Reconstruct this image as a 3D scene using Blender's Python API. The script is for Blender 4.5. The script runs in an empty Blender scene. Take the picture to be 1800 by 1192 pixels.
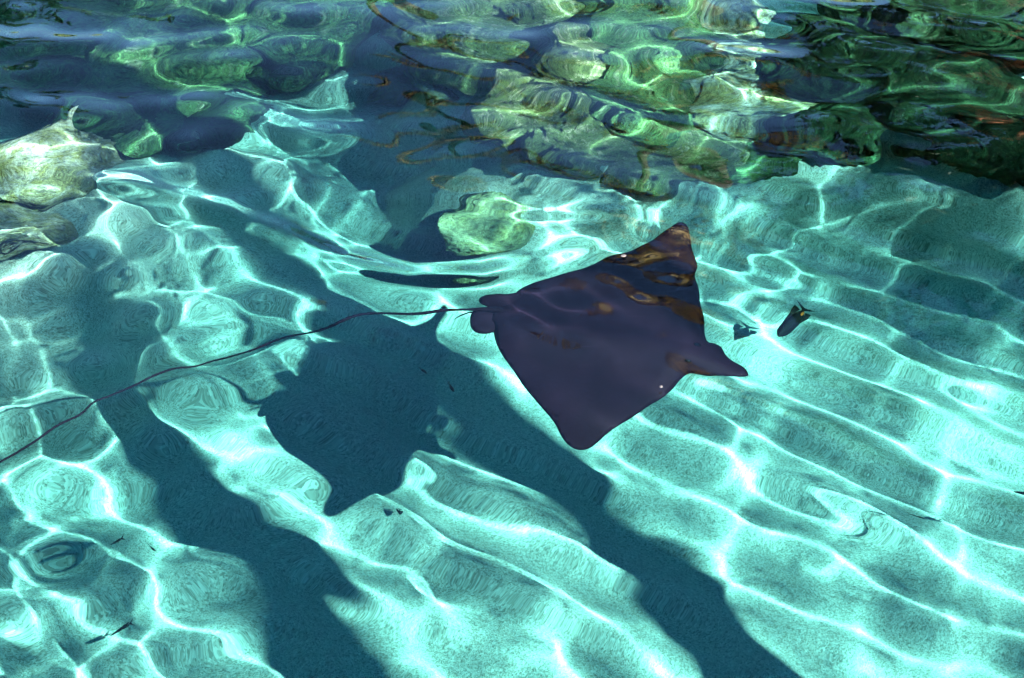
import bpy, bmesh, math, random
import numpy as np
from mathutils import Vector, Matrix, noise, geometry

S = bpy.context.scene
C = S.collection
R = math.radians
PI = math.pi

# ------------------------------------------------------------------ camera
CAM = Vector((0.0, -3.5, 2.75))
TGT = Vector((0.0, 0.0, 0.0))
HF = math.tan(R(17.8))
cam = bpy.data.cameras.new('camera')
cam_o = bpy.data.objects.new('camera', cam)
C.objects.link(cam_o)
cam_o.location = CAM
cam_o.rotation_euler = (TGT - CAM).to_track_quat('-Z', 'Y').to_euler()
cam.sensor_width = 36
cam.lens = 18 / HF
cam.clip_end = 2000
S.camera = cam_o

# ------------------------------------------------------------------ sky, sun, exposure
SUN_AZ, SUN_EL = R(-39.5), R(38.5)
SUN = Vector((math.cos(SUN_AZ) * math.cos(SUN_EL), math.sin(SUN_AZ) * math.cos(SUN_EL), math.sin(SUN_EL)))
world = bpy.data.worlds.new('World')
S.world = world
world.cycles.sampling_method = 'NONE'
world.use_nodes = True
wn = world.node_tree
sky = wn.nodes.new('ShaderNodeTexSky')
sky.sky_type = 'NISHITA'
sky.sun_disc = False
sky.sun_elevation = SUN_EL
sky.sun_rotation = PI / 2 - SUN_AZ
sky.air_density = 1.0
sky.dust_density = 2.5
sky.ozone_density = 9.0
wn.links.new(sky.outputs[0], wn.nodes['Background'].inputs[0])
wn.nodes['Background'].inputs[1].default_value = 0.05
sun = bpy.data.lights.new('sun', 'SUN')
sun.energy = 5.0
sun.angle = R(0.5)
sun.color = (1.0, 0.97, 0.9)
sun.cycles.is_caustics_light = True
sun_o = bpy.data.objects.new('sun', sun)
C.objects.link(sun_o)
sun_o.rotation_euler = SUN.to_track_quat('Z', 'Y').to_euler()
S.view_settings.view_transform = 'Standard'
S.view_settings.look = 'None'
S.view_settings.gamma = 1.0
S.view_settings.exposure = 3.5
S.render.engine = 'CYCLES'
cy = S.cycles
cy.max_bounces = 5
cy.diffuse_bounces = 2
cy.glossy_bounces = 3
cy.transmission_bounces = 6
cy.transparent_max_bounces = 4
cy.volume_bounces = 0
cy.caustics_refractive = True
cy.caustics_reflective = False
cy.use_adaptive_sampling = True
cy.adaptive_threshold = 0.02
cy.adaptive_min_samples = 16
cy.sample_clamp_indirect = 4.0
cy.use_denoising = True

# ------------------------------------------------------------------ helpers
WATER_Z, FLOOR_Z = 0.0, -2.0
PW, PH = 1800.0, 1192.0
_f = (TGT - CAM).normalized()
_r = _f.cross(Vector((0, 0, 1))).normalized()
_u = _r.cross(_f)


def at(x, y, z):
    """photo pixel -> the point of the place at height z that is seen there through still water"""
    d = (_f + _r * ((x / PW - .5) * 2 * HF) - _u * ((y / PH - .5) * 2 * HF * PH / PW)).normalized()
    if z >= 0:
        return CAM + d * ((z - CAM.z) / d.z)
    p = CAM + d * (-CAM.z / d.z)
    k = 1 / 1.333
    c = -d.z
    e = d * k + Vector((0, 0, k * c - math.sqrt(1 - k * k * (1 - c * c))))
    return p + e * (z / e.z)


def sun_at(p, height):
    """the point at the given height whose shadow falls on the point p of the pool floor"""
    k = 1 / 1.333
    h = Vector((SUN.x, SUN.y, 0)) * k
    up = Vector((h.x, h.y, math.sqrt(1 - h.length_squared)))
    w = p + up * (-p.z / up.z)
    return w + SUN * (height / SUN.z)


def node(nt, t, **kw):
    n = nt.nodes.new(t)
    for k, v in kw.items():
        if k in n.inputs:
            n.inputs[k].default_value = v
        else:
            setattr(n, k, v)
    return n


def new_mat(name, rough=.8, spec=.3):
    m = bpy.data.materials.new(name)
    m.use_nodes = True
    nt = m.node_tree
    b = nt.nodes['Principled BSDF']
    b.inputs['Roughness'].default_value = rough
    b.inputs['Specular IOR Level'].default_value = spec
    return m, nt, b


def ramp(nt, src, stops, interp='LINEAR'):
    r = nt.nodes.new('ShaderNodeValToRGB')
    el = r.color_ramp.elements
    r.color_ramp.interpolation = interp
    while len(el) < len(stops):
        el.new(.5)
    for e, (p, c) in zip(el, stops):
        e.position = p
        e.color = (*c, 1)
    nt.links.new(src, r.inputs[0])
    return r.outputs[0]


def mixc(nt, fac, a, b, mode='MIX'):
    m = nt.nodes.new('ShaderNodeMix')
    m.data_type = 'RGBA'
    m.blend_type = mode
    for sock, v in ((m.inputs[0], fac), (m.inputs[6], a), (m.inputs[7], b)):
        if hasattr(v, 'links'):
            nt.links.new(v, sock)
        elif isinstance(v, (int, float)):
            sock.default_value = v
        else:
            sock.default_value = (*v, 1)
    return m.outputs[2]


def ntex(nt, scale, detail=4, rough=.55, dist=0, coord='Object'):
    tc = nt.nodes.get('TC') or nt.nodes.new('ShaderNodeTexCoord')
    tc.name = 'TC'
    n = node(nt, 'ShaderNodeTexNoise', Scale=scale, Detail=detail, Roughness=rough, Distortion=dist)
    nt.links.new(tc.outputs[coord], n.inputs['Vector'])
    return n.outputs[0]


def bump(nt, b, src, strength, dist=.01):
    bn = node(nt, 'ShaderNodeBump', Strength=strength, Distance=dist)
    nt.links.new(src, bn.inputs['Height'])
    nt.links.new(bn.outputs[0], b.inputs['Normal'])


def tag(o, label=None, cat=None, group=None, kind=None):
    for k, v in (('label', label), ('category', cat), ('group', group), ('kind', kind)):
        if v:
            o[k] = v
    return o


def link(name, me, mat=None, parent=None, loc=None):
    o = bpy.data.objects.new(name, me)
    C.objects.link(o)
    if mat and me:
        me.materials.append(mat)
    if parent:
        o.parent = parent
    if loc is not None:
        o.location = loc
    return o


def receive(o):
    o.cycles.is_caustics_receiver = True
    return o


def mesh(name, v, f, smooth=True):
    me = bpy.data.meshes.new(name)
    me.from_pydata([tuple(p) for p in v], [], [tuple(q) for q in f])
    if smooth:
        me.polygons.foreach_set('use_smooth', [True] * len(me.polygons))
    me.update()
    return me


def np_mesh(name, co, quads, smooth=True):
    me = bpy.data.meshes.new(name)
    me.vertices.add(len(co))
    me.vertices.foreach_set('co', np.ascontiguousarray(co, 'f').ravel())
    n = quads.shape[1]
    me.loops.add(quads.size)
    me.loops.foreach_set('vertex_index', quads.ravel().astype('i'))
    me.polygons.add(len(quads))
    me.polygons.foreach_set('loop_start', (np.arange(len(quads)) * n).astype('i'))
    me.update()
    me.validate()
    if smooth:
        me.polygons.foreach_set('use_smooth', np.ones(len(quads), bool))
    return me


def grid_quads(ny, nx):
    i = np.arange(nx * ny).reshape(ny, nx)
    return np.stack([i[:-1, :-1], i[:-1, 1:], i[1:, 1:], i[1:, :-1]], -1).reshape(-1, 4)


def tube(pts, rad, seg=10, cap=True):
    v, f = [], []
    n = len(pts)
    prev = None
    for i, p in enumerate(pts):
        t = (pts[min(i + 1, n - 1)] - pts[max(i - 1, 0)]).normalized()
        if prev is None:
            a = t.cross(Vector((0, 0, 1)))
            if a.length < .2:
                a = t.cross(Vector((1, 0, 0)))
        else:
            a = prev - t * prev.dot(t)
        a.normalize()
        prev = a
        b = t.cross(a)
        for k in range(seg):
            w = 2 * PI * k / seg
            v.append(p + (a * math.cos(w) + b * math.sin(w)) * rad[i])
    for i in range(n - 1):
        for k in range(seg):
            k2 = (k + 1) % seg
            f.append((i * seg + k, i * seg + k2, (i + 1) * seg + k2, (i + 1) * seg + k))
    if cap:
        f.append(tuple(range(seg - 1, -1, -1)))
        f.append(tuple((n - 1) * seg + k for k in range(seg)))
    return v, f


def catmull(pts, n):
    out = []
    m = len(pts)
    for i in range(m - 1):
        p0, p1, p2, p3 = pts[max(i - 1, 0)], pts[i], pts[i + 1], pts[min(i + 2, m - 1)]
        for j in range(n):
            t = j / n
            out.append(.5 * ((2 * p1) + (p2 - p0) * t + (2 * p0 - 5 * p1 + 4 * p2 - p3) * t * t + (3 * p1 - p0 - 3 * p2 + p3) * t ** 3))
    out.append(pts[-1])
    return out


# ------------------------------------------------------------------ materials of the setting
def sand_material():
    m, nt, b = new_mat('pale_coral_sand', .9, .2)
    mid = ntex(nt, 34, 4, .6)
    big = ntex(nt, 1.6, 4, .6)
    cols = []
    for sc in (290, 130):
        vo = node(nt, 'ShaderNodeTexVoronoi', Scale=sc)
        nt.links.new(nt.nodes['TC'].outputs['Object'], vo.inputs['Vector'])
        sp = nt.nodes.new('ShaderNodeSeparateColor')
        nt.links.new(vo.outputs['Color'], sp.inputs[0])
        cols.append(sp.outputs[0])
    c = ramp(nt, cols[0], [(0, (.30, .29, .24)), (.3, (.52, .50, .43)), (.7, (.66, .64, .56)), (1, (.82, .80, .73))])
    c = mixc(nt, .5, c, ramp(nt, cols[1], [(0, (.35, .33, .29)), (.35, (.85, .84, .8)), (1, (1, 1, 1))]), 'MULTIPLY')
    c = mixc(nt, .28, c, ramp(nt, mid, [(.3, (.5, .48, .42)), (.7, (1, 1, 1))]), 'MULTIPLY')
    c = mixc(nt, .35, c, ramp(nt, big, [(.3, (.55, .56, .5)), (.65, (1, 1, .98))]), 'MULTIPLY')
    nt.links.new(c, b.inputs['Base Color'])
    bump(nt, b, cols[0], .35, .003)
    return m


def rock_material(name, base, dark, algae, amount, scale=1.0):
    m, nt, b = new_mat(name, .85, .2)
    n1 = ntex(nt, 5 * scale, 8, .65, .3)
    n2 = ntex(nt, 26 * scale, 6, .75)
    n3 = ntex(nt, 3.2 * scale, 7, .75, .8)
    vo = node(nt, 'ShaderNodeTexVoronoi', Scale=9 * scale)
    nt.links.new(nt.nodes['TC'].outputs['Object'], vo.inputs['Vector'])
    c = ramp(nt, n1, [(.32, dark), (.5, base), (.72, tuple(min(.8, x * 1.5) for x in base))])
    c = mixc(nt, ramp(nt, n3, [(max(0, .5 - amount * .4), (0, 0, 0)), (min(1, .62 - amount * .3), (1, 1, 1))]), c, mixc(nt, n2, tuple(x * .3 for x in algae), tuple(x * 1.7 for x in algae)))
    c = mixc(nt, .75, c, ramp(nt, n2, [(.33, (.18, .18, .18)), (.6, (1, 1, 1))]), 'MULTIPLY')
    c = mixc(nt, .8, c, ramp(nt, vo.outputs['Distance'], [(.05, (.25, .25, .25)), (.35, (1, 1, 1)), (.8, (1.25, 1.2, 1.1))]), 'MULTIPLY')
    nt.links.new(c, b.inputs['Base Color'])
    bump(nt, b, n2, .9, .03)
    return m


SAND = sand_material()
ROCK_PALE = rock_material('pale_limestone', (.50, .49, .40), (.34, .33, .24), (.30, .30, .13), .2)
ROCK_YELLOW = rock_material('smooth_yellow_stone', (.52, .52, .30), (.42, .42, .24), (.45, .46, .2), .1, .5)
ROCK_ALGAE = rock_material('algae_grown_rock', (.42, .40, .29), (.05, .06, .03), (.11, .20, .075), .55, 1.6)
ROCK_TAN = rock_material('tan_reef_rock', (.50, .41, .28), (.05, .045, .03), (.14, .17, .06), .4, 2.0)
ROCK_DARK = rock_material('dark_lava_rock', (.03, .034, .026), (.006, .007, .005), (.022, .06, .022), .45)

# ------------------------------------------------------------------ pool floor, pool wall, ground
PCX, PCY, PRX, PRY = .3, .9, 5.2, 4.3


def pool_edge(a, grow=0.0):
    w = 1 + .05 * math.sin(3 * a + .7) + .035 * math.sin(7 * a + 2) + .02 * math.sin(13 * a)
    return PCX + (PRX + grow) * w * math.cos(a), PCY + (PRY + grow) * w * math.sin(a)


BANK = []   # (x, y, height, radius) of the rubble the rocks rest on


def floor_height(x, y):
    h = FLOOR_Z + .035 * noise.noise((x * .9, y * .9, 3.1)) + .010 * noise.noise((x * 3.1, y * 3.1, 9.2))
    h += min(.5, max(0.0, y - 3.1) * .25)
    for bx, by, bz, br in BANK:
        d = math.hypot(x - bx, y - by)
        if d < br + 2:
            t = bz - 2.0 * max(0.0, d - br)
            if t > h - .15:
                k = max(0.0, .15 - abs(h - t)) / .15
                h = max(h, t) + k * k * .15 * .25
    return h + .03 * noise.noise((x * 5, y * 5, 1.7)) * min(1, max(0, h - FLOOR_Z) * 3)


def build_floor():
    n = 230
    xs = np.linspace(-6.6, 7.0, n)
    ys = np.linspace(-4.4, 6.4, n)
    co = [(x, y, floor_height(x, y)) for y in ys for x in xs]
    o = link('sand_floor', np_mesh('sand_floor', np.array(co), grid_quads(n, n)), SAND)
    tag(o, 'rippled pale sand covering the pool floor', None, None, 'structure')
    receive(o)


def build_wall():
    n = 220
    rows = [(.55, -2.2), (.3, -1.2), (.18, -.7), (.05, -.25), (.0, .05), (.05, .22), (.22, .3)]
    v, f = [], []
    for j, (g, z) in enumerate(rows):
        for i in range(n):
            a = 2 * PI * i / n
            x, y = pool_edge(a, g - .55 if z < -1 else g - .35)
            d = .16 * noise.noise((x * 1.7, y * 1.7, z * 2.2)) + .06 * noise.noise((x * 6, y * 6, z * 6))
            x, y = x + d * math.cos(a), y + d * math.sin(a)
            v.append((x, y, z + (.05 * noise.noise((x * 3, y * 3, 4)) if j else 0)))
    for j in range(len(rows) - 1):
        for i in range(n):
            k = (i + 1) % n
            f.append((j * n + i, j * n + k, (j + 1) * n + k, (j + 1) * n + i))
    o = link('pool_wall', mesh('pool_wall', v, f), ROCK_TAN)
    tag(o, None, None, None, 'structure')
    receive(o)


def build_ground():
    m, nt, b = new_mat('dry_garden_ground', .95, .1)
    nt.links.new(ramp(nt, ntex(nt, 3, 8, .65), [(.3, (.10, .085, .055)), (.55, (.2, .17, .11)), (.75, (.09, .12, .045))]), b.inputs['Base Color'])
    n = 160
    v, f = [], []
    rows = [-.25, .2, 1, 3, 8, 25, 90, 400]
    for g in rows:
        for i in range(n):
            x, y = pool_edge(2 * PI * i / n, g)
            v.append((x, y, .27 + .03 * noise.noise((x * .8, y * .8, 0))))
    for j in range(len(rows) - 1):
        for i in range(n):
            k = (i + 1) % n
            f.append((j * n + i, j * n + k, (j + 1) * n + k, (j + 1) * n + i))
    tag(link('ground', mesh('ground', v, f), m), None, None, None, 'structure')


# name, px, py, z, size, seed, material, label
ROCKS = [
    ('pale_boulder', 70, 280, -0.84, (.28, .25, .24), 1, ROCK_PALE, 'large pale yellowish boulder near the surface at the left edge', .3),
    ('pale_slab', 20, 398, -0.92, (.26, .12, .09), 2, ROCK_PALE, 'flat pale slab just below the large pale boulder at left', .1),
    ('yellow_boulder', 862, 396, -1.72, (.22, .15, .16), 3, ROCK_YELLOW, 'yellowish rounded boulder alone on the sand above the tail of the ray', .2),
    ('pale_block', 1235, 45, -1.15, (.36, .34, .26), 4, ROCK_PALE, 'pale whitish block at the top edge right of centre', .0),
    ('pale_shelf_rock', 1300, 145, -1.22, (0.51, 0.36, 0.27), 5, ROCK_PALE, 'pale green rock sloping down below the whitish block', .5),
    ('reef_rock', 905, 185, -0.97, (0.24, 0.20, 0.26), 6, ROCK_TAN, 'weedy reef rock at the left end of the middle reef', .7),
    ('reef_rock', 1010, 240, -1.17, (0.31, 0.26, 0.29), 7, ROCK_TAN, 'tan and green reef rock in the middle of the reef behind the ray', 1.3),
    ('reef_rock', 1100, 185, -1.12, (0.33, 0.29, 0.34), 8, ROCK_ALGAE, 'green algae grown reef rock at the back of the middle reef', 2.3),
    ('reef_rock', 1180, 260, -1.37, (0.33, 0.24, 0.26), 9, ROCK_TAN, 'low tan reef rock at the right foot of the middle reef', .4),
    ('reef_rock', 1010, 120, -0.97, (0.33, 0.26, 0.27), 10, ROCK_TAN, 'cream and brown crusted rock behind the middle reef', 1.9),
    ('reef_rock', 830, 80, -1.17, (0.39, 0.26, 0.26), 11, ROCK_TAN, 'sandy brown rock near the top edge left of the middle reef', 2.9),
    ('reef_rock', 1120, 50, -0.97, (0.35, 0.31, 0.31), 12, ROCK_ALGAE, 'green speckled rock left of the whitish block', .9),
    ('reef_rock', 940, 0, -1.07, (0.42, 0.34, 0.31), 13, ROCK_TAN, 'tan crusted rock cut by the top edge in the middle', .2),
    ('algae_rock', 70, 30, -1.17, (0.69, 0.51, 0.36), 14, ROCK_ALGAE, 'broad emerald algae rock filling the top left corner', .4),
    ('algae_rock', 330, 60, -1.22, (0.72, 0.51, 0.34), 15, ROCK_ALGAE, 'broad green rock crossed by bright light lines at upper left', 1.2),
    ('algae_rock', 530, 10, -1.17, (0.55, 0.42, 0.31), 16, ROCK_ALGAE, 'green brown rock at the top edge right of the emerald one', 2.1),
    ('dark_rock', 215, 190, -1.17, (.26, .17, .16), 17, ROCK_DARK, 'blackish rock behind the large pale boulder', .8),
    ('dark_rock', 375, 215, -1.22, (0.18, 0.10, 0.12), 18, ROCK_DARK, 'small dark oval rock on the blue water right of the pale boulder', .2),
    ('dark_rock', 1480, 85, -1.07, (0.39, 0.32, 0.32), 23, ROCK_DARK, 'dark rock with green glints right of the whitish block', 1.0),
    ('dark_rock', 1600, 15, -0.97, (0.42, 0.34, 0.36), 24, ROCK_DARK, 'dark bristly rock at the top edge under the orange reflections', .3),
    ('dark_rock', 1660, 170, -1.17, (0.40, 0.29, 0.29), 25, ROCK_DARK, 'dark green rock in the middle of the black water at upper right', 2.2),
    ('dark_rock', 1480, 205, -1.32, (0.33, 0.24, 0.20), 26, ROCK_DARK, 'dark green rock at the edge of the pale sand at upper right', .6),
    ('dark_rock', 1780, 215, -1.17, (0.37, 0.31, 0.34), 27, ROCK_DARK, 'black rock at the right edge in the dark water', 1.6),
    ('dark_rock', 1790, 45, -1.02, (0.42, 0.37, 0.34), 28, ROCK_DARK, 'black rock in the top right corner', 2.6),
    ('algae_patch_rock', 1290, 275, -1.90, (0.37, 0.22, 0.10), 29, ROCK_ALGAE, 'low green algae patch on the sand right of the reef', .1),
    ('sand_rock', 690, 135, -1.85, (0.15, 0.11, 0.12), 31, ROCK_PALE, 'small pale stone in the lilac water at upper middle', .5),
    ('sand_rock', 770, 125, -1.85, (0.18, 0.13, 0.13), 32, ROCK_PALE, 'whitish stone beside the small pale stone at upper middle', 1.5),
]
LOW = ('yellow_boulder', 'left_reef_rock', 'algae_patch_rock', 'sand_rock')
for (_n, _px, _py, _z, _s, *_rest) in ROCKS:
    if _n not in LOW:
        _p = at(_px, _py, _z)
        BANK.append((_p.x, _p.y, _z - .5 * _s[2], .4 * min(_s[0], _s[1])))
for _i, _row in enumerate(ROCKS):
    if _row[0] in LOW:                      # let it rest on whatever lies under that spot
        _z = FLOOR_Z
        while _z < -.5:
            _p = at(_row[1], _row[2], _z)
            if floor_height(_p.x, _p.y) < _z - .25 * _row[4][2]:
                break
            _z += .02
        ROCKS[_i] = (*_row[:3], _z, *_row[4:])
build_floor()
build_wall()
build_ground()


# ------------------------------------------------------------------ water with its waves
def axis(lo, hi, st, flo, fhi):
    core = np.arange(lo, hi + 1e-6, st)
    up, dn = [], []
    s, x = st, core[-1]
    while x < fhi:
        s = min(s * 1.25, .25)
        x += s
        up.append(min(x, fhi))
    s, x = st, core[0]
    while x > flo:
        s = min(s * 1.25, .25)
        x -= s
        dn.append(max(x, flo))
    return np.concatenate([dn[::-1], core, up])


def smooth(a, b, x):
    t = np.clip((x - a) / (b - a), 0, 1)
    return t * t * (3 - 2 * t)


def train(rng, gx, gy, n, lam, az, spread, focus):
    """n waves round one direction; focus = rms curvature times depth / 4"""
    h = np.zeros_like(gx)
    tot = 0.0
    for i in range(n):
        l = lam[0] * (lam[1] / lam[0]) ** ((i + rng.uniform(.1, .9)) / n)
        k = 2 * PI / l
        t = az + rng.normal(0, spread)
        a = rng.uniform(.7, 1.3) / k ** 2
        tot += .5 * (a * k * k) ** 2
        px, py = k * math.cos(t), k * math.sin(t)
        # slow bending of the crests keeps them from being ruler straight
        w = .35 * np.sin(gx * rng.uniform(.8, 1.9) + rng.uniform(0, 6)) + .35 * np.sin(gy * rng.uniform(.8, 1.9) + rng.uniform(0, 6))
        h += a * np.sin(px * gx + py * gy + w * 1.2 + rng.uniform(0, 2 * PI))
    return h * (focus * 4 / 1.85 / math.sqrt(tot))


def ridge(gx, gy, pts, width, height):
    """a smooth crest along a line on the surface"""
    best = np.full(gx.shape, 1e9)
    bt = np.zeros(gx.shape)
    n = len(pts) - 1
    for i in range(n):
        a, b = pts[i], pts[i + 1]
        d = b - a
        t = np.clip(((gx - a.x) * d.x + (gy - a.y) * d.y) / (d.x ** 2 + d.y ** 2), 0, 1)
        q = (gx - a.x - d.x * t) ** 2 + (gy - a.y - d.y * t) ** 2
        m = q < best
        best = np.where(m, q, best)
        bt = np.where(m, (i + t) / n, bt)
    taper = np.sin(PI * np.clip(bt, 0, 1)) ** .7
    return height * taper * np.exp(-best / (2 * width ** 2))


def build_water():
    X = axis(-2.4, 3.1, .0064, -6.4, 7.0)
    Y = axis(-2.4, 2.7, .0064, -4.2, 6.2)
    gx, gy = np.meshgrid(X, Y)
    rng = np.random.default_rng(11)
    calm = 1 - .3 * np.exp(-(((gx - .4) / .5) ** 2 + ((gy - .2) / .45) ** 2))
    left = 1 - smooth(-1.1, -.1, gx + .25 * gy)
    back = smooth(.5, 1.6, gy)
    right = 1 - left
    h = train(rng, gx, gy, 7, (.15, .26), R(56), .12, .37) * (.45 + .55 * right) * (1 - .45 * back)
    h += train(rng, gx, gy, 6, (.30, .6), R(5), .35, .14)
    h += train(rng, gx, gy, 12, (.12, .24), R(70), 1.2, .62) * (.15 + .65 * left + .28 * back)
    h += train(rng, gx, gy, 10, (.19, .5), R(88), .3, .74) * back
    h += train(rng, gx, gy, 5, (.8, 1.7), R(85), .5, .07)
    h *= calm
    q = at(1110, 488, 0)                     # a cat's paw of short ripples over the far wing of the ray
    h += train(rng, gx, gy, 7, (.085, .16), R(60), .7, 1.5) * np.exp(-(((gx - q.x) / .2) ** 2 + ((gy - q.y) / .17) ** 2))
    g = lambda l: [at(x, y, 0) for x, y in l]
    h += ridge(gx, gy, g([(60, 300), (180, 318), (330, 345), (480, 400), (600, 456), (720, 484), (850, 484), (960, 455), (1060, 425)]), .035, .009)
    h += ridge(gx, gy, g([(640, 345), (760, 352), (860, 370), (960, 378), (1090, 380), (1180, 384)]), .030, .002)
    # single round swells, like lenses lying on the surface
    for bx, by, bw, bh in ((375, 585, .075, .0085), (455, 545, .05, .0045), (512, 560, .055, .0055), (390, 715, .06, .0045), (240, 565, .05, .0048),
                           (320, 470, .07, .0055), (490, 640, .06, .0050), (205, 960, .075, -.0080), (110, 860, .06, .0050), (60, 760, .07, .0065), (500, 900, .06, .0050),
                           (130, 590, .09, -.0080), (90, 480, .07, .0070)):
        p = at(bx, by, 0)
        q = rng.uniform(0, PI)
        e = rng.uniform(1.1, 1.9)
        dx = (gx - p.x) * math.cos(q) + (gy - p.y) * math.sin(q)
        dy = (gy - p.y) * math.cos(q) - (gx - p.x) * math.sin(q)
        dx = dx + 4 * dy * dy * rng.uniform(-1, 1)
        h += .85 * bh * np.exp(-((dx / bw) ** 2 + (dy / (bw * e)) ** 2) / 2)
    edge = smooth(-3.6, -2.4, gy) * (1 - smooth(2.8, 4.2, gy)) * smooth(-4, -2.4, gx) * (1 - smooth(3.1, 4.6, gx))
    h *= .1 + .9 * edge
    co = np.stack([gx, gy, h], -1).reshape(-1, 3)
    me = np_mesh('water', co, grid_quads(*gx.shape))
    m = bpy.data.materials.new('clear_pool_water')
    m.use_nodes = True
    nt = m.node_tree
    nt.nodes.clear()
    out = nt.nodes.new('ShaderNodeOutputMaterial')
    gl = node(nt, 'ShaderNodeBsdfGlass', IOR=1.333, Roughness=0.0)
    nt.links.new(gl.outputs[0], out.inputs[0])
    o = link('water', me, m)
    tag(o, 'clear rippling turquoise pool water', None, None, 'structure')
    o.cycles.is_caustics_caster = True


build_water()


def build_water_colour():
    m = bpy.data.materials.new('water_absorption')
    m.use_nodes = True
    nt = m.node_tree
    nt.nodes.clear()
    out = nt.nodes.new('ShaderNodeOutputMaterial')
    va = node(nt, 'ShaderNodeVolumeAbsorption', Density=1.0)
    va.inputs['Color'].default_value = (.11, .69, .69, 1)
    nt.links.new(va.outputs[0], out.inputs[1])
    x0, x1, y0, y1, z0, z1 = -6.5, 7.1, -4.3, 6.3, -2.6, .035
    v = [(x, y, z) for z in (z0, z1) for x, y in ((x0, y0), (x1, y0), (x1, y1), (x0, y1))]
    f = [(3, 2, 1, 0), (4, 5, 6, 7), (0, 1, 5, 4), (1, 2, 6, 5), (2, 3, 7, 6), (3, 0, 4, 7)]
    tag(link('haze', mesh('haze', v, f, False), m), None, None, None, 'stuff')


build_water_colour()


# ------------------------------------------------------------------ the ray
def ray_material():
    m, nt, b = new_mat('dark_ray_skin', .7, .05)
    n1 = ntex(nt, 7, 5, .6)
    n2 = ntex(nt, 60, 4, .7)
    c = ramp(nt, n1, [(.3, (.0024, .0008, .0030)), (.55, (.0044, .0015, .0050)), (.75, (.0070, .0030, .0076))])
    c = mixc(nt, .35, c, ramp(nt, n2, [(.35, (.5, .5, .5)), (.6, (1, 1, 1)), (.78, (1.6, 1.5, 1.6))]), 'MULTIPLY')
    tcx = nt.nodes['TC']
    mp = node(nt, 'ShaderNodeMapping')
    mp.inputs['Scale'].default_value = (4, 70, 4)
    mp.inputs['Rotation'].default_value = (0, 0, .5)
    nt.links.new(tcx.outputs['Object'], mp.inputs[0])
    sn = node(nt, 'ShaderNodeTexNoise', Scale=1.0, Detail=2.0)
    nt.links.new(mp.outputs[0], sn.inputs['Vector'])
    c = mixc(nt, ramp(nt, sn.outputs[0], [(.70, (0, 0, 0)), (.76, (.5, .5, .5))]), c, (.02, .012, .022))
    nt.links.new(c, b.inputs['Base Color'])
    bump(nt, b, n2, .25, .004)
    return m


RAY_Z = -.47
OUTLINE = [(1320, 655), (1313, 643), (1292, 632), (1279, 622), (1271, 610), (1258, 603), (1245, 598), (1238, 572), (1233, 530), (1228, 490), (1222, 455),
           (1216, 428), (1211, 411), (1204, 402), (1193, 398), (1181, 402), (1160, 413), (1120, 434), (1080, 453), (1045, 466), (1000, 477), (960, 488),
           (930, 497), (912, 508), (903, 520), (890, 532), (874, 542), (866, 550), (862, 562), (866, 574), (872, 592), (890, 630), (920, 675), (950, 710), (975, 737), (986, 756), (996, 769),
           (1010, 777), (1026, 778), (1046, 771), (1080, 748), (1120, 726), (1160, 703), (1185, 682), (1199, 667), (1211, 661), (1226, 664),
           (1242, 667), (1262, 665), (1290, 664), (1314, 661)]
PELVIC = [[(915, 512), (895, 515), (875, 513), (856, 514), (844, 521), (846, 531), (862, 539), (885, 545), (925, 548), (930, 530)],
          [(915, 556), (880, 545), (848, 540), (832, 547), (825, 560), (827, 574), (838, 583), (855, 586), (872, 585), (890, 590), (915, 580)]]
TAIL = [(905, 552), (865, 548), (830, 549), (790, 550), (745, 552), (700, 556), (640, 565), (580, 577), (530, 591), (480, 608), (440, 625), (405, 632), (372, 637), (340, 650), (310, 657), (280, 672),
        (250, 688), (200, 708), (170, 720), (140, 742), (100, 758), (60, 780), (20, 803), (-40, 830), (-120, 850)]


def leaf_solid(outline, thick_top, thick_bot, step, lift):
    """a closed thin solid over an outline: rounded rim, thickness and lift given as functions of the point and its distance from the rim"""
    n = len(outline)
    pts = [Vector((p[0], p[1])) for p in outline]
    arr = np.array([(p.x, p.y) for p in pts])
    nxt = np.roll(arr, -1, 0)
    lo, hi = arr.min(0), arr.max(0)

    def inside_dist(P):
        d = nxt - arr
        t = np.clip(((P[:, None, :] - arr) * d).sum(-1) / (d * d).sum(-1), 0, 1)
        q = np.sqrt(((P[:, None, :] - arr - d * t[..., None]) ** 2).sum(-1)).min(1)
        x, y = P[:, 0:1], P[:, 1:2]
        c = ((arr[:, 1] > y) != (nxt[:, 1] > y)) & (x < (nxt[:, 0] - arr[:, 0]) * (y - arr[:, 1]) / (nxt[:, 1] - arr[:, 1] + 1e-12) + arr[:, 0])
        return q, c.sum(1) % 2 == 1

    gx, gy = np.meshgrid(np.arange(lo[0], hi[0], step), np.arange(lo[1], hi[1], step))
    gx = gx + (np.arange(gx.shape[0]) % 2)[:, None] * step * .5
    P = np.stack([gx.ravel(), gy.ravel()], -1)
    q, ins = inside_dist(P)
    P = P[ins & (q > step * .45)]
    allp = pts + [Vector(p) for p in P]
    vv, ee, ff, *_ = geometry.delaunay_2d_cdt(allp, [], [list(range(n))], 1, 1e-6)
    arr2 = np.array([(p.x, p.y) for p in vv])
    dist, _i = inside_dist(arr2)
    rim = dist < 1e-5
    v, f = [], []
    top = [0] * len(vv)
    bot = [0] * len(vv)
    for i, p in enumerate(vv):
        z = lift(p.x, p.y)
        top[i] = len(v)
        v.append((p.x, p.y, z + thick_top(p.x, p.y, dist[i])))
        if rim[i]:
            bot[i] = top[i]
        else:
            bot[i] = len(v)
            v.append((p.x, p.y, z - thick_bot(p.x, p.y, dist[i])))
    for t in ff:
        f.append([top[k] for k in t])
        f.append([bot[k] for k in reversed(t)])
    return v, f


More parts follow.
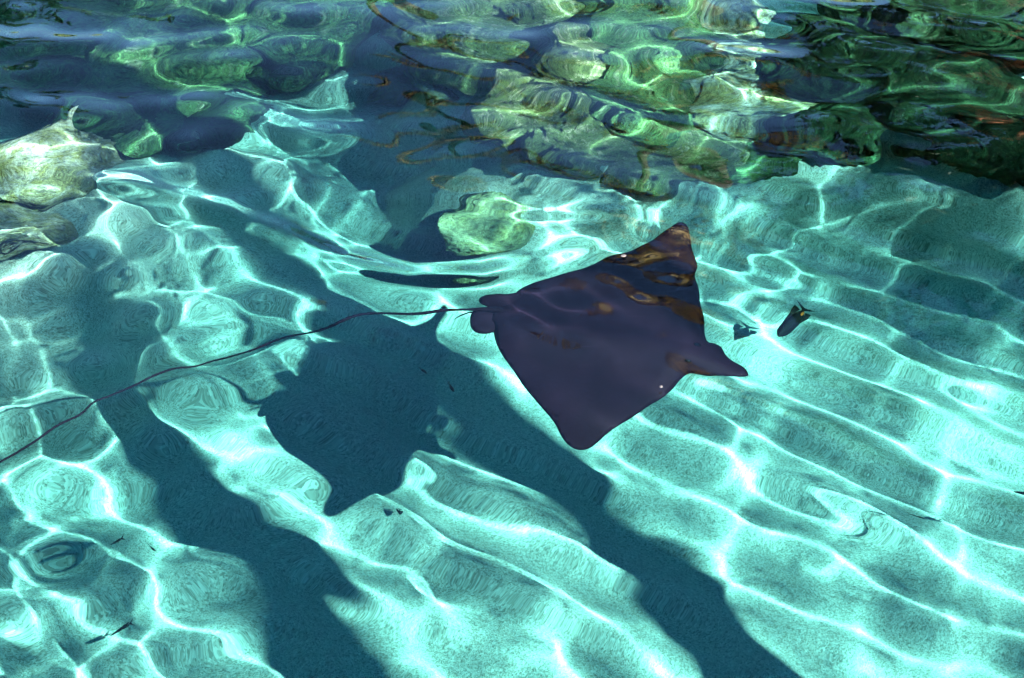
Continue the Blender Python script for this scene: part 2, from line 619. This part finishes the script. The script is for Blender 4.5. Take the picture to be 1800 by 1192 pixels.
def join(parts):
    v, f = [], []
    for pv, pf in parts:
        o = len(v)
        v += [tuple(p) for p in pv]
        f += [tuple(k + o for k in q) for q in pf]
    return v, f


def build_ray():
    skin = ray_material()
    g = at(1070, 600, RAY_Z)
    o0 = at(840, 562, RAY_Z)
    ax = (at(1318, 656, RAY_Z) - o0)
    ax.z = 0
    L = ax.length
    ax.normalize()
    sx = Vector((-ax.y, ax.x, 0))
    W = lambda l: [at(x, y, RAY_Z) for x, y in l]
    loc = lambda l: [((p - o0).dot(ax), (p - o0).dot(sx)) for p in W(l)]
    ring = loc(OUTLINE)
    ring3 = [Vector((a, b, 0)) for a, b in ring]
    m = len(ring3)
    sm = []
    for i in range(m):
        p0, p1, p2, p3 = ring3[i - 1], ring3[i], ring3[(i + 1) % m], ring3[(i + 2) % m]
        for j in range(3):
            t = j / 3
            sm.append(.5 * ((2 * p1) + (p2 - p0) * t + (2 * p0 - 5 * p1 + 4 * p2 - p3) * t * t + (3 * p1 - p0 - 3 * p2 + p3) * t ** 3))

    def hump(u, v):
        prof = max(0.0, math.sin(PI * min(1, max(0, (u + .04) / (L + .06))))) ** .7
        k = min(1, max(0, (u / L - .74) / .2))
        prof *= 1 - .72 * k * k * (3 - 2 * k)
        head = math.exp(-((u - L * .86) / .09) ** 2) * math.exp(-(v / .055) ** 2) * .008
        return (.05 * math.exp(-(v / .085) ** 2) + .018 * math.exp(-(v / .22) ** 2)) * prof + head

    rim_f = lambda d: math.sqrt(min(1, d / .05))
    top = lambda u, v, d: (.004 + hump(u, v)) * rim_f(d)
    bot = lambda u, v, d: (.003 + .6 * hump(u, v)) * rim_f(d)

    def lift(u, v):
        a = abs(v)
        wing = max(0.0, a - .1)
        # a soft wave runs through the wings, the near tip dips, the far tip rises a little
        return (.10 if v > 0 else -.16) * wing ** 2 + .012 * math.sin((u - L * .4) * 9 + a * 6) * min(1, wing * 4)

    parts = [leaf_solid([(p.x, p.y) for p in sm], top, bot, .0125, lift)]
    for pf in PELVIC:
        l3 = [Vector((a, b, 0)) for a, b in loc(pf)]
        l3 = catmull(l3 + [l3[0]], 3)[:-1]
        pv = leaf_solid([(p.x, p.y) for p in l3], lambda u, v, d: .007 * math.sqrt(min(1, d / .03)), lambda u, v, d: .005 * math.sqrt(min(1, d / .03)), .012, lambda u, v: .002)
        parts.append(pv)
    tl = [Vector((a, b, 0)) for a, b in loc(TAIL)]
    tl = catmull(tl, 4)
    n = len(tl)
    tl = [p + Vector((0, 0, .012 * (1 - i / n) + .03 * min(1, i / n * 2) + .006 * math.sin(i * .35))) for i, p in enumerate(tl)]
    rad = [.0125 * (1 - i / 9) + .0056 if i < 9 else .0056 - .0022 * (i - 9) / (n - 9) for i in range(n)]
    parts.append(tube(tl, rad, 8))
    v, f = join(parts)
    M = Matrix(((ax.x, sx.x, 0), (ax.y, sx.y, 0), (0, 0, 1)))
    base = Vector((o0.x + ax.x * L * .5, o0.y + ax.y * L * .5, RAY_Z))
    place = lambda p: M @ Vector(p) + Vector((o0.x, o0.y, RAY_Z)) - base
    root = link('eagle_ray', None)
    root.location = base
    tag(root, 'dark purple-brown eagle ray gliding just under the surface, long thin tail trailing', 'ray')
    receive(link('body', mesh('body', [place(p) for p in v], f), skin, root))
    black, nt, b = new_mat('dark_eye', .15, .6)
    b.inputs['Base Color'].default_value = (.006, .005, .006, 1)
    for pu, pv in ((1205, 647), (1226, 616)):
        a, c = loc([(pu, pv)])[0]
        bm = bmesh.new()
        bmesh.ops.create_icosphere(bm, subdivisions=2, radius=1)
        me = bpy.data.meshes.new('eye')
        bm.to_mesh(me)
        bm.free()
        e = link('eye', me, black, root)
        e.location = place((a, c, .016 + .022))
        e.scale = (.013, .008, .009)
        e.rotation_euler.z = math.atan2(ax.y, ax.x)
    # the little barb beside the root of the tail
    bl = [Vector((a, b_, .006)) for a, b_ in loc([(838, 551), (822, 553), (808, 558), (795, 564)])]
    bv, bf = tube(bl, [.004, .004, .003, .0008], 6)
    link('tail_barb', mesh('tail_barb', [place(p) for p in bv], bf), skin, root)


build_ray()


# ------------------------------------------------------------------ rocks under water
def rock_mesh(seed, squash, rough=1.0, sub=4):
    bm = bmesh.new()
    bmesh.ops.create_icosphere(bm, subdivisions=sub, radius=1)
    o = Vector((seed * 7.31, seed * 3.17, seed * 1.9))
    cuts = []
    rnd = random.Random(seed)
    for k in range(7):
        d = Vector((rnd.uniform(-1, 1), rnd.uniform(-1, 1), rnd.uniform(-.6, 1))).normalized()
        cuts.append((d, rnd.uniform(.62, .9)))
    for v in bm.verts:
        p = v.co.copy()
        n = p.normalized()
        p += n * rough * (.30 * noise.noise(n * 1.3 + o) + .20 * noise.noise(n * 3.1 + o) + .13 * (.5 - abs(noise.noise(n * 6.5 + o)) * 2) + .08 * noise.noise(n * 15 + o) + .05 * noise.noise(n * 31 + o))
        for d, h in cuts:
            t = p.dot(d) - h
            if t > 0:
                p -= d * t * .8
        v.co = Vector((p.x, p.y, p.z * squash))
    me = bpy.data.meshes.new('rock')
    bm.to_mesh(me)
    bm.free()
    me.polygons.foreach_set('use_smooth', [True] * len(me.polygons))
    return me


def rock(name, px, py, z, size, seed, mat, label, cat='rock', group='rocks under the water', rz=0.0, sub=5, rough=1.0):
    """px, py: where its middle shows; z: height of its middle"""
    p = at(px, py, z)
    o = link(name, rock_mesh(seed, 1.0, rough, sub), mat)
    o.location = p
    o.scale = size
    o.rotation_euler.z = rz
    tag(o, label, cat, group)
    return receive(o)


for (nm, px, py, z, size, seed, mt, lab, rz) in ROCKS:
    rock(nm, px, py, z, size, seed, mt, lab, rz=rz, rough=.45 if nm == 'yellow_boulder' else .55 if nm == 'pale_boulder' else 1.0)


# ------------------------------------------------------------------ fish
def fish_material(name, back, belly):
    m, nt, b = new_mat(name, .6, .1)
    tc = nt.nodes.new('ShaderNodeTexCoord')
    sp = nt.nodes.new('ShaderNodeSeparateXYZ')
    nt.links.new(tc.outputs['Generated'], sp.inputs[0])
    nt.links.new(ramp(nt, sp.outputs[2], [(.2, belly), (.6, back)]), b.inputs['Base Color'])
    return m


FISH_DARK = fish_material('black_fish_skin', (.002, .002, .003), (.005, .005, .006))
FISH_GREY = fish_material('slate_fish_skin', (.004, .006, .009), (.012, .018, .02))
ORANGE, _nt, _b = new_mat('orange_patch', .5, .3)
_b.inputs['Base Color'].default_value = (.30, .06, .005, 1)


def fish_meshes(tall):
    rows, seg = 14, 12
    v, f = [], []
    for i in range(rows + 1):
        t = i / rows
        x = .5 - t
        h = tall * max(.0, 1 - abs(2 * (t * .97 + .015) ** .8 - 1) ** 1.35) * .5
        if t > .85:
            h = max(h, .04)
        w = h * .42 / max(.6, tall * 1.6)
        for k in range(seg):
            a = 2 * PI * k / seg
            v.append((x, w * math.cos(a), h * math.sin(a)))
    for i in range(rows):
        for k in range(seg):
            k2 = (k + 1) % seg
            f.append((i * seg + k, i * seg + k2, (i + 1) * seg + k2, (i + 1) * seg + k))
    f.append(tuple(range(seg)))
    f.append(tuple(rows * seg + k for k in reversed(range(seg))))
    body = mesh('body', v, f)

    def fin(name, pts):
        n = len(pts)
        vv = [(x, .006, z) for x, z in pts] + [(x, -.006, z) for x, z in pts]
        ff = [tuple(range(n)), tuple(range(2 * n - 1, n - 1, -1))]
        ff += [(i, i + n, (i + 1) % n + n, (i + 1) % n) for i in range(n)]
        return mesh(name, vv, ff, False)
    tail = fin('tail_fin', [(-.46, .035), (-.60, .16), (-.82, .34), (-.65, .06), (-.63, 0), (-.65, -.06), (-.82, -.34), (-.60, -.16), (-.46, -.035)])
    h = tall * .5
    dorsal = fin('dorsal_fin', [(.2, h * .72), (.08, h * 1.2), (-.2, h * 1.45), (-.5, h * 1.5), (-.40, h * .45), (-.1, h * .75)])
    anal = fin('anal_fin', [(.05, -h * .85), (-.2, -h * 1.4), (-.48, -h * 1.4), (-.40, -h * .45), (-.1, -h * .75)])
    patch = mesh('orange_patch', [(-.22 + .13 * math.cos(a), s, .035 * math.sin(a)) for s in (.095, -.095) for a in [2 * PI * k / 10 for k in range(10)]],
                 [tuple(range(10)), tuple(range(19, 9, -1))] + [(k, k + 10, (k + 1) % 10 + 10, (k + 1) % 10) for k in range(10)], False)
    return body, tail, dorsal, anal, patch


def fish(head, tail, z, tall, mat, label, patch=False, roll=0.0):
    a, b = at(*head, z), at(*tail, z)
    d = a - b
    root = link('reef_fish', None)
    root.location = (a + b) / 2
    L = d.length / 1.2
    root.scale = (L, L, L)
    root.rotation_euler = (roll, 0, math.atan2(d.y, d.x))
    tag(root, label, 'fish', 'reef fish')
    ms = fish_meshes(tall)
    for me, nm in zip(ms[:4], ('body', 'tail_fin', 'dorsal_fin', 'anal_fin')):
        receive(link(nm, me, mat, root))
    if patch:
        receive(link('orange_patch', ms[4], ORANGE, root))


fish((1369, 588), (1400, 543), -1.74, .40, FISH_DARK, 'black fish with an orange patch right of the snout of the ray', True, R(50))
fish((678, 930), (683, 910), -1.88, .6, FISH_DARK, 'small dark drop shaped fish just below the shadow of the ray', False, R(70))
fish((184, 1117), (228, 1099), -1.78, .24, FISH_DARK, 'slim black fish near the lower left corner', False, R(20))
fish((748, 650), (730, 634), -1.50, .3, FISH_GREY, 'slim dark fish in the trunk shadow below the root of the tail', False, R(30))
fish((800, 684), (788, 666), -1.50, .35, FISH_GREY, 'small dark fish lower right of the slim one in the trunk shadow', False, R(30))
fish((293, 954), (283, 942), -1.60, .35, FISH_DARK, 'tiny black fish on the bright line at lower left', False, R(20))
fish((172, 955), (214, 932), -1.60, .16, FISH_DARK, 'long thin black fish bent by a ripple at lower left', False, R(20))  # stands for a dark arc refracted by the ripples, not an animal
fish((1636, 901), (1596, 895), -1.75, .25, FISH_GREY, 'slim grey fish on the sand at lower right', False, R(20))
fish((1776, 868), (1822, 864), -1.60, .4, FISH_DARK, 'black fish cut by the right edge', False, R(20))


# ------------------------------------------------------------------ palms
def palm_materials():
    m, nt, b = new_mat('palm_bark', .9, .2)
    c = ramp(nt, ntex(nt, 9, 6, .7), [(.3, (.04, .035, .028)), (.6, (.12, .10, .08)), (.8, (.2, .17, .13))])
    nt.links.new(c, b.inputs['Base Color'])
    bump(nt, b, ntex(nt, 30, 5, .7), .6, .02)
    g, nt, b = new_mat('palm_leaf', .5, .4)
    c = ramp(nt, ntex(nt, 5, 5, .7), [(.34, (.015, .025, .006)), (.47, (.04, .05, .012)), (.52, (.5, .34, .10)), (.7, (.75, .52, .2))])
    nt.links.new(c, b.inputs['Base Color'])
    return m, g


BARK, PALM_LEAF = palm_materials()


def frond_mesh(seed, length=1.9):
    rnd = random.Random(seed)
    pts = []
    n = 26
    for i in range(n + 1):
        t = i / n
        pts.append(Vector((length * (t - .12 * t ** 3), .04 * math.sin(t * 3 + seed), length * (.16 * t - .62 * t ** 2.4))))
    parts = [tube(pts, [.022 * (1 - .85 * i / n) for i in range(n + 1)], 5)]
    v, f = [], []
    for i in range(3, n):
        for half in (0,):
            j = min(n - 1, i)
            p = pts[j].lerp(pts[j + 1], half)
            d = (pts[j + 1] - pts[j]).normalized()
            t = (i + half) / n
            ll = length * .27 * (math.sin(PI * min(1, t * .86 + .12)) ** .6) * rnd.uniform(.85, 1.1)
            for sgn in (-1, 1):
                out = (d * .55 + Vector((0, sgn, 0)) * 1.0 + Vector((0, 0, rnd.uniform(.05, .3)))).normalized()
                side = d * .024
                q1 = p + out * ll * .5 + Vector((0, 0, -.03))
                q2 = p + out * ll + Vector((0, 0, -ll * rnd.uniform(.3, .55)))
                k = len(v)
                v += [p - side, p + side, q1 + side * 1.25, q1 - side * 1.25, q2]
                f += [(k, k + 1, k + 2, k + 3), (k + 3, k + 2, k + 4)]
    parts.append((v, f))
    return mesh('frond', *join(parts), False)


FRONDS = [frond_mesh(k) for k in range(4)]
for _m in FRONDS:
    _m.materials.append(PALM_LEAF)


def trunk_mesh(pts, r0, r1):
    c = catmull(pts, 14)
    n = len(c) - 1
    rad = []
    for i in range(n + 1):
        t = i / n
        r = r0 + (r1 - r0) * t + .05 * math.exp(-t * 12)
        rad.append(r * (1 + (.06 if i % 2 else -.03)))
    return mesh('trunk', *tube(c, rad, 14))


def palm(stems, label, n_frond=17, r=(.14, .11), seed=1, scale=1.0):
    root = link('palm_tree', None)
    b0 = stems[0][0].copy()
    root.location = b0
    tag(root, label, 'palm tree', 'palm trees round the pool')
    rnd = random.Random(seed)
    for pts in stems:
        loc = [p - b0 for p in pts]
        link('trunk', trunk_mesh(loc, *r), BARK, root)
        top = loc[-1]
        for k in range(n_frond):
            fo = link('frond', FRONDS[(k + seed) % 4], None, root)
            fo.location = top + Vector((0, 0, -.05))
            ring = k % 3
            fo.rotation_euler = (rnd.uniform(-.25, .25), (-.75, -.25, .25)[ring] + rnd.uniform(-.2, .2), k * 2.399 + rnd.uniform(-.2, .2))
            sc = scale * rnd.uniform(.8, 1.1)
            fo.scale = (sc, sc, sc)


def shadow_stem(spots, ground=.25):
    """a trunk through the points that shade the given spots of the floor, run down to the ground"""
    pts = [sun_at(at(x, y, FLOOR_Z), h) for x, y, h in spots]
    d = (pts[0] - pts[1])
    base = pts[0] + d * ((pts[0].z - ground) / max(.2, -d.z))
    lean = (base - pts[0])
    lean.z = 0
    if lean.length > .8:
        base = pts[0] + lean.normalized() * .8
        base.z = ground
    return [base] + pts


palm([shadow_stem([(1280, 1150, 2.35), (1030, 880, 3.1), (760, 655, 3.8), (260, 330, 5.3), (-450, 20, 8.2)])], 'palm out of frame whose trunk shadow slants down right of the ray shadow', 16, (.135, .115), 3, .8)
palm([shadow_stem([(625, 1210, 2.75), (500, 1015, 3.3), (385, 900, 3.7), (195, 710, 4.4), (50, 560, 4.95)])], 'stumpy palm out of frame whose shadow lies broad at lower left', 9, (.14, .11), 7, .34)
palm([shadow_stem([(2560, 960, 2.6), (2280, 740, 3.6), (2010, 530, 4.6)])], 'palm out of frame whose crown shades the water at the right edge', 15, (.13, .11), 9, .62)  # unseen palm, put in to darken the water at the right edge
palm([[Vector((1.5, 7.2, .25)), Vector((1.45, 7.15, 2.3)), Vector((1.2, 7.0, 4.62))]], 'palm behind the pool whose fronds are mirrored on the far wing of the ray', 15, (.08, .06), 11, .75)
palm([[Vector((-.9, 8.2, .25)), Vector((-.8, 8.2, 2.2)), Vector((-.45, 8.0, 4.0))]], 'palm behind the pool mirrored as dark strands left of the middle reef', 11, (.07, .05), 13, .5)


# ------------------------------------------------------------------ broadleaf trees behind the pool
def tree_material():
    m, nt, b = new_mat('dark_tree_leaf', .6, .3)
    c = ramp(nt, ntex(nt, 1.2, 5, .7), [(.3, (.012, .028, .008)), (.55, (.03, .06, .015)), (.75, (.08, .10, .03))])
    nt.links.new(c, b.inputs['Base Color'])
    return m


TREE_LEAF = tree_material()


def tree(base, height, spread, clumps, leaves, seed, label):
    rnd = random.Random(seed)
    root = link('broadleaf_tree', None)
    root.location = base
    tag(root, label, 'tree', 'broadleaf trees behind the pool')
    parts = [tube(catmull([Vector((0, 0, 0)), Vector((.08, .05, height * .3)), Vector((-.05, .1, height * .55)), Vector((.1, 0, height * .8))], 5), [.2 - .14 * i / 15 for i in range(16)], 9)]
    cs = []
    for k in range(clumps):
        a = rnd.uniform(0, 2 * PI)
        q = math.sqrt(rnd.random())
        z = height * rnd.uniform(.25, 1)
        w = spread * (1 - .55 * abs(z / height - .6) / .4)
        c = Vector((w * q * math.cos(a), w * q * math.sin(a), z))
        cs.append((c, rnd.uniform(.35, .75) * spread * .4))
        if k % 3 == 0:
            s0 = Vector((0, 0, max(.4, z * .55)))
            parts.append(tube([s0, s0.lerp(c, .5) + Vector((0, 0, .1)), c], [.06, .04, .015], 5))
    link('trunk', mesh('trunk', *join(parts)), BARK, root)
    v, f = [], []
    for k in range(leaves):
        c, r = rnd.choice(cs)
        d = Vector((rnd.gauss(0, 1), rnd.gauss(0, 1), rnd.gauss(0, .8)))
        p = c + d.normalized() * r * rnd.random() ** .5
        u = Vector((rnd.uniform(-1, 1), rnd.uniform(-1, 1), rnd.uniform(-.6, .6))).normalized()
        w = u.cross(Vector((rnd.uniform(-1, 1), rnd.uniform(-1, 1), 1))).normalized()
        s_ = rnd.uniform(.07, .14)
        i = len(v)
        v += [p - u * s_, p + w * s_ * .45, p + u * s_, p - w * s_ * .45]
        f.append((i, i + 1, i + 2, i + 3))
    link('crown', mesh('crown', v, f, False), TREE_LEAF, root)


tree(Vector((4.7, 9.8, .25)), 6.6, 2.9, 64, 17000, 21, 'dark tree behind the pool mirrored as black water at upper right')
tree(Vector((7.2, 7.6, .25)), 5.6, 2.5, 50, 12000, 22, 'dark tree right of the other, mirrored at the right edge')
tree(Vector((-5.6, 9.0, .25)), 4.4, 2.0, 40, 8000, 23, 'dark tree behind the pool mirrored at upper left')


# ------------------------------------------------------------------ orange timber pergola beside the trees
def pergola():
    m, nt, b = new_mat('orange_stained_timber', .6, .3)
    c = ramp(nt, ntex(nt, 6, 5, .6), [(.3, (.30, .09, .03)), (.7, (.52, .18, .07))])
    nt.links.new(c, b.inputs['Base Color'])
    root = link('pergola', None)
    root.location = (4.2, 8.0, .25)
    tag(root, 'orange timber pergola mirrored as bright streaks in the top right corner', 'pergola')

    def bar(name, x0, x1, y0, y1, z0, z1):
        bm = bmesh.new()
        bmesh.ops.create_cube(bm, size=1)
        me = bpy.data.meshes.new(name)
        for v in bm.verts:
            v.co = Vector((x0 + (v.co.x + .5) * (x1 - x0), y0 + (v.co.y + .5) * (y1 - y0), z0 + (v.co.z + .5) * (z1 - z0)))
        bm.to_mesh(me)
        bm.free()
        link(name, me, m, root)
    for x in (0, 1.3, 2.6):
        for y in (0, 1.4):
            bar('post', x, x + .14, y, y + .14, 0, 3.0)
    for y in (0, 1.4):
        bar('beam', -.3, 3.0, y + .02, y + .12, 3.002, 3.2)
    for k in range(9):
        bar('rafter', -.2 + k * .36, -.2 + k * .36 + .07, -.4, 1.9, 3.202, 3.36)
    for k in range(9):
        bar('slat', .145, 1.295, .03, .07, 1.4 + k * .17, 1.4 + k * .17 + .09)
        bar('slat', 1.445, 2.595, .03, .07, 1.4 + k * .17, 1.4 + k * .17 + .09)


pergola()


# ------------------------------------------------------------------ pale flakes modelled in place of sun glints above the ray
def glint_flake(px, py, size, rz, label):
    m = bpy.data.materials.get('white_petal')
    if not m:
        m, nt, b = new_mat('white_petal', .5, .3)
        b.inputs['Base Color'].default_value = (.06, .05, .048, 1)
    v, f = [], []
    n = 9
    for i in range(n):
        t = i / (n - 1)
        w = math.sin(PI * t) ** .7 * .42 * (1 + .12 * math.sin(9 * t))
        for k, sx in enumerate((-1, 0, 1)):
            v.append((t - .5, sx * w, .16 * abs(sx) * w + .06 * (t - .5) ** 2))
    for i in range(n - 1):
        for k in range(2):
            f.append((i * 3 + k, i * 3 + k + 1, (i + 1) * 3 + k + 1, (i + 1) * 3 + k))
    o = link('petal', mesh('petal', v, f), m)
    md = o.modifiers.new('thickness', 'SOLIDIFY')
    md.thickness = .05
    p = at(px, py, .012)
    o.location = p
    o.scale = (size, size, size)
    o.rotation_euler.z = rz
    tag(o, label, 'petal', 'petals afloat over the ray')


glint_flake(1096, 450, .018, .4, 'pale ragged petal afloat at the far edge of the wing of the ray')
glint_flake(1162, 680, .011, 1.2, 'tiny pale petal afloat near the head side edge of the near wing')
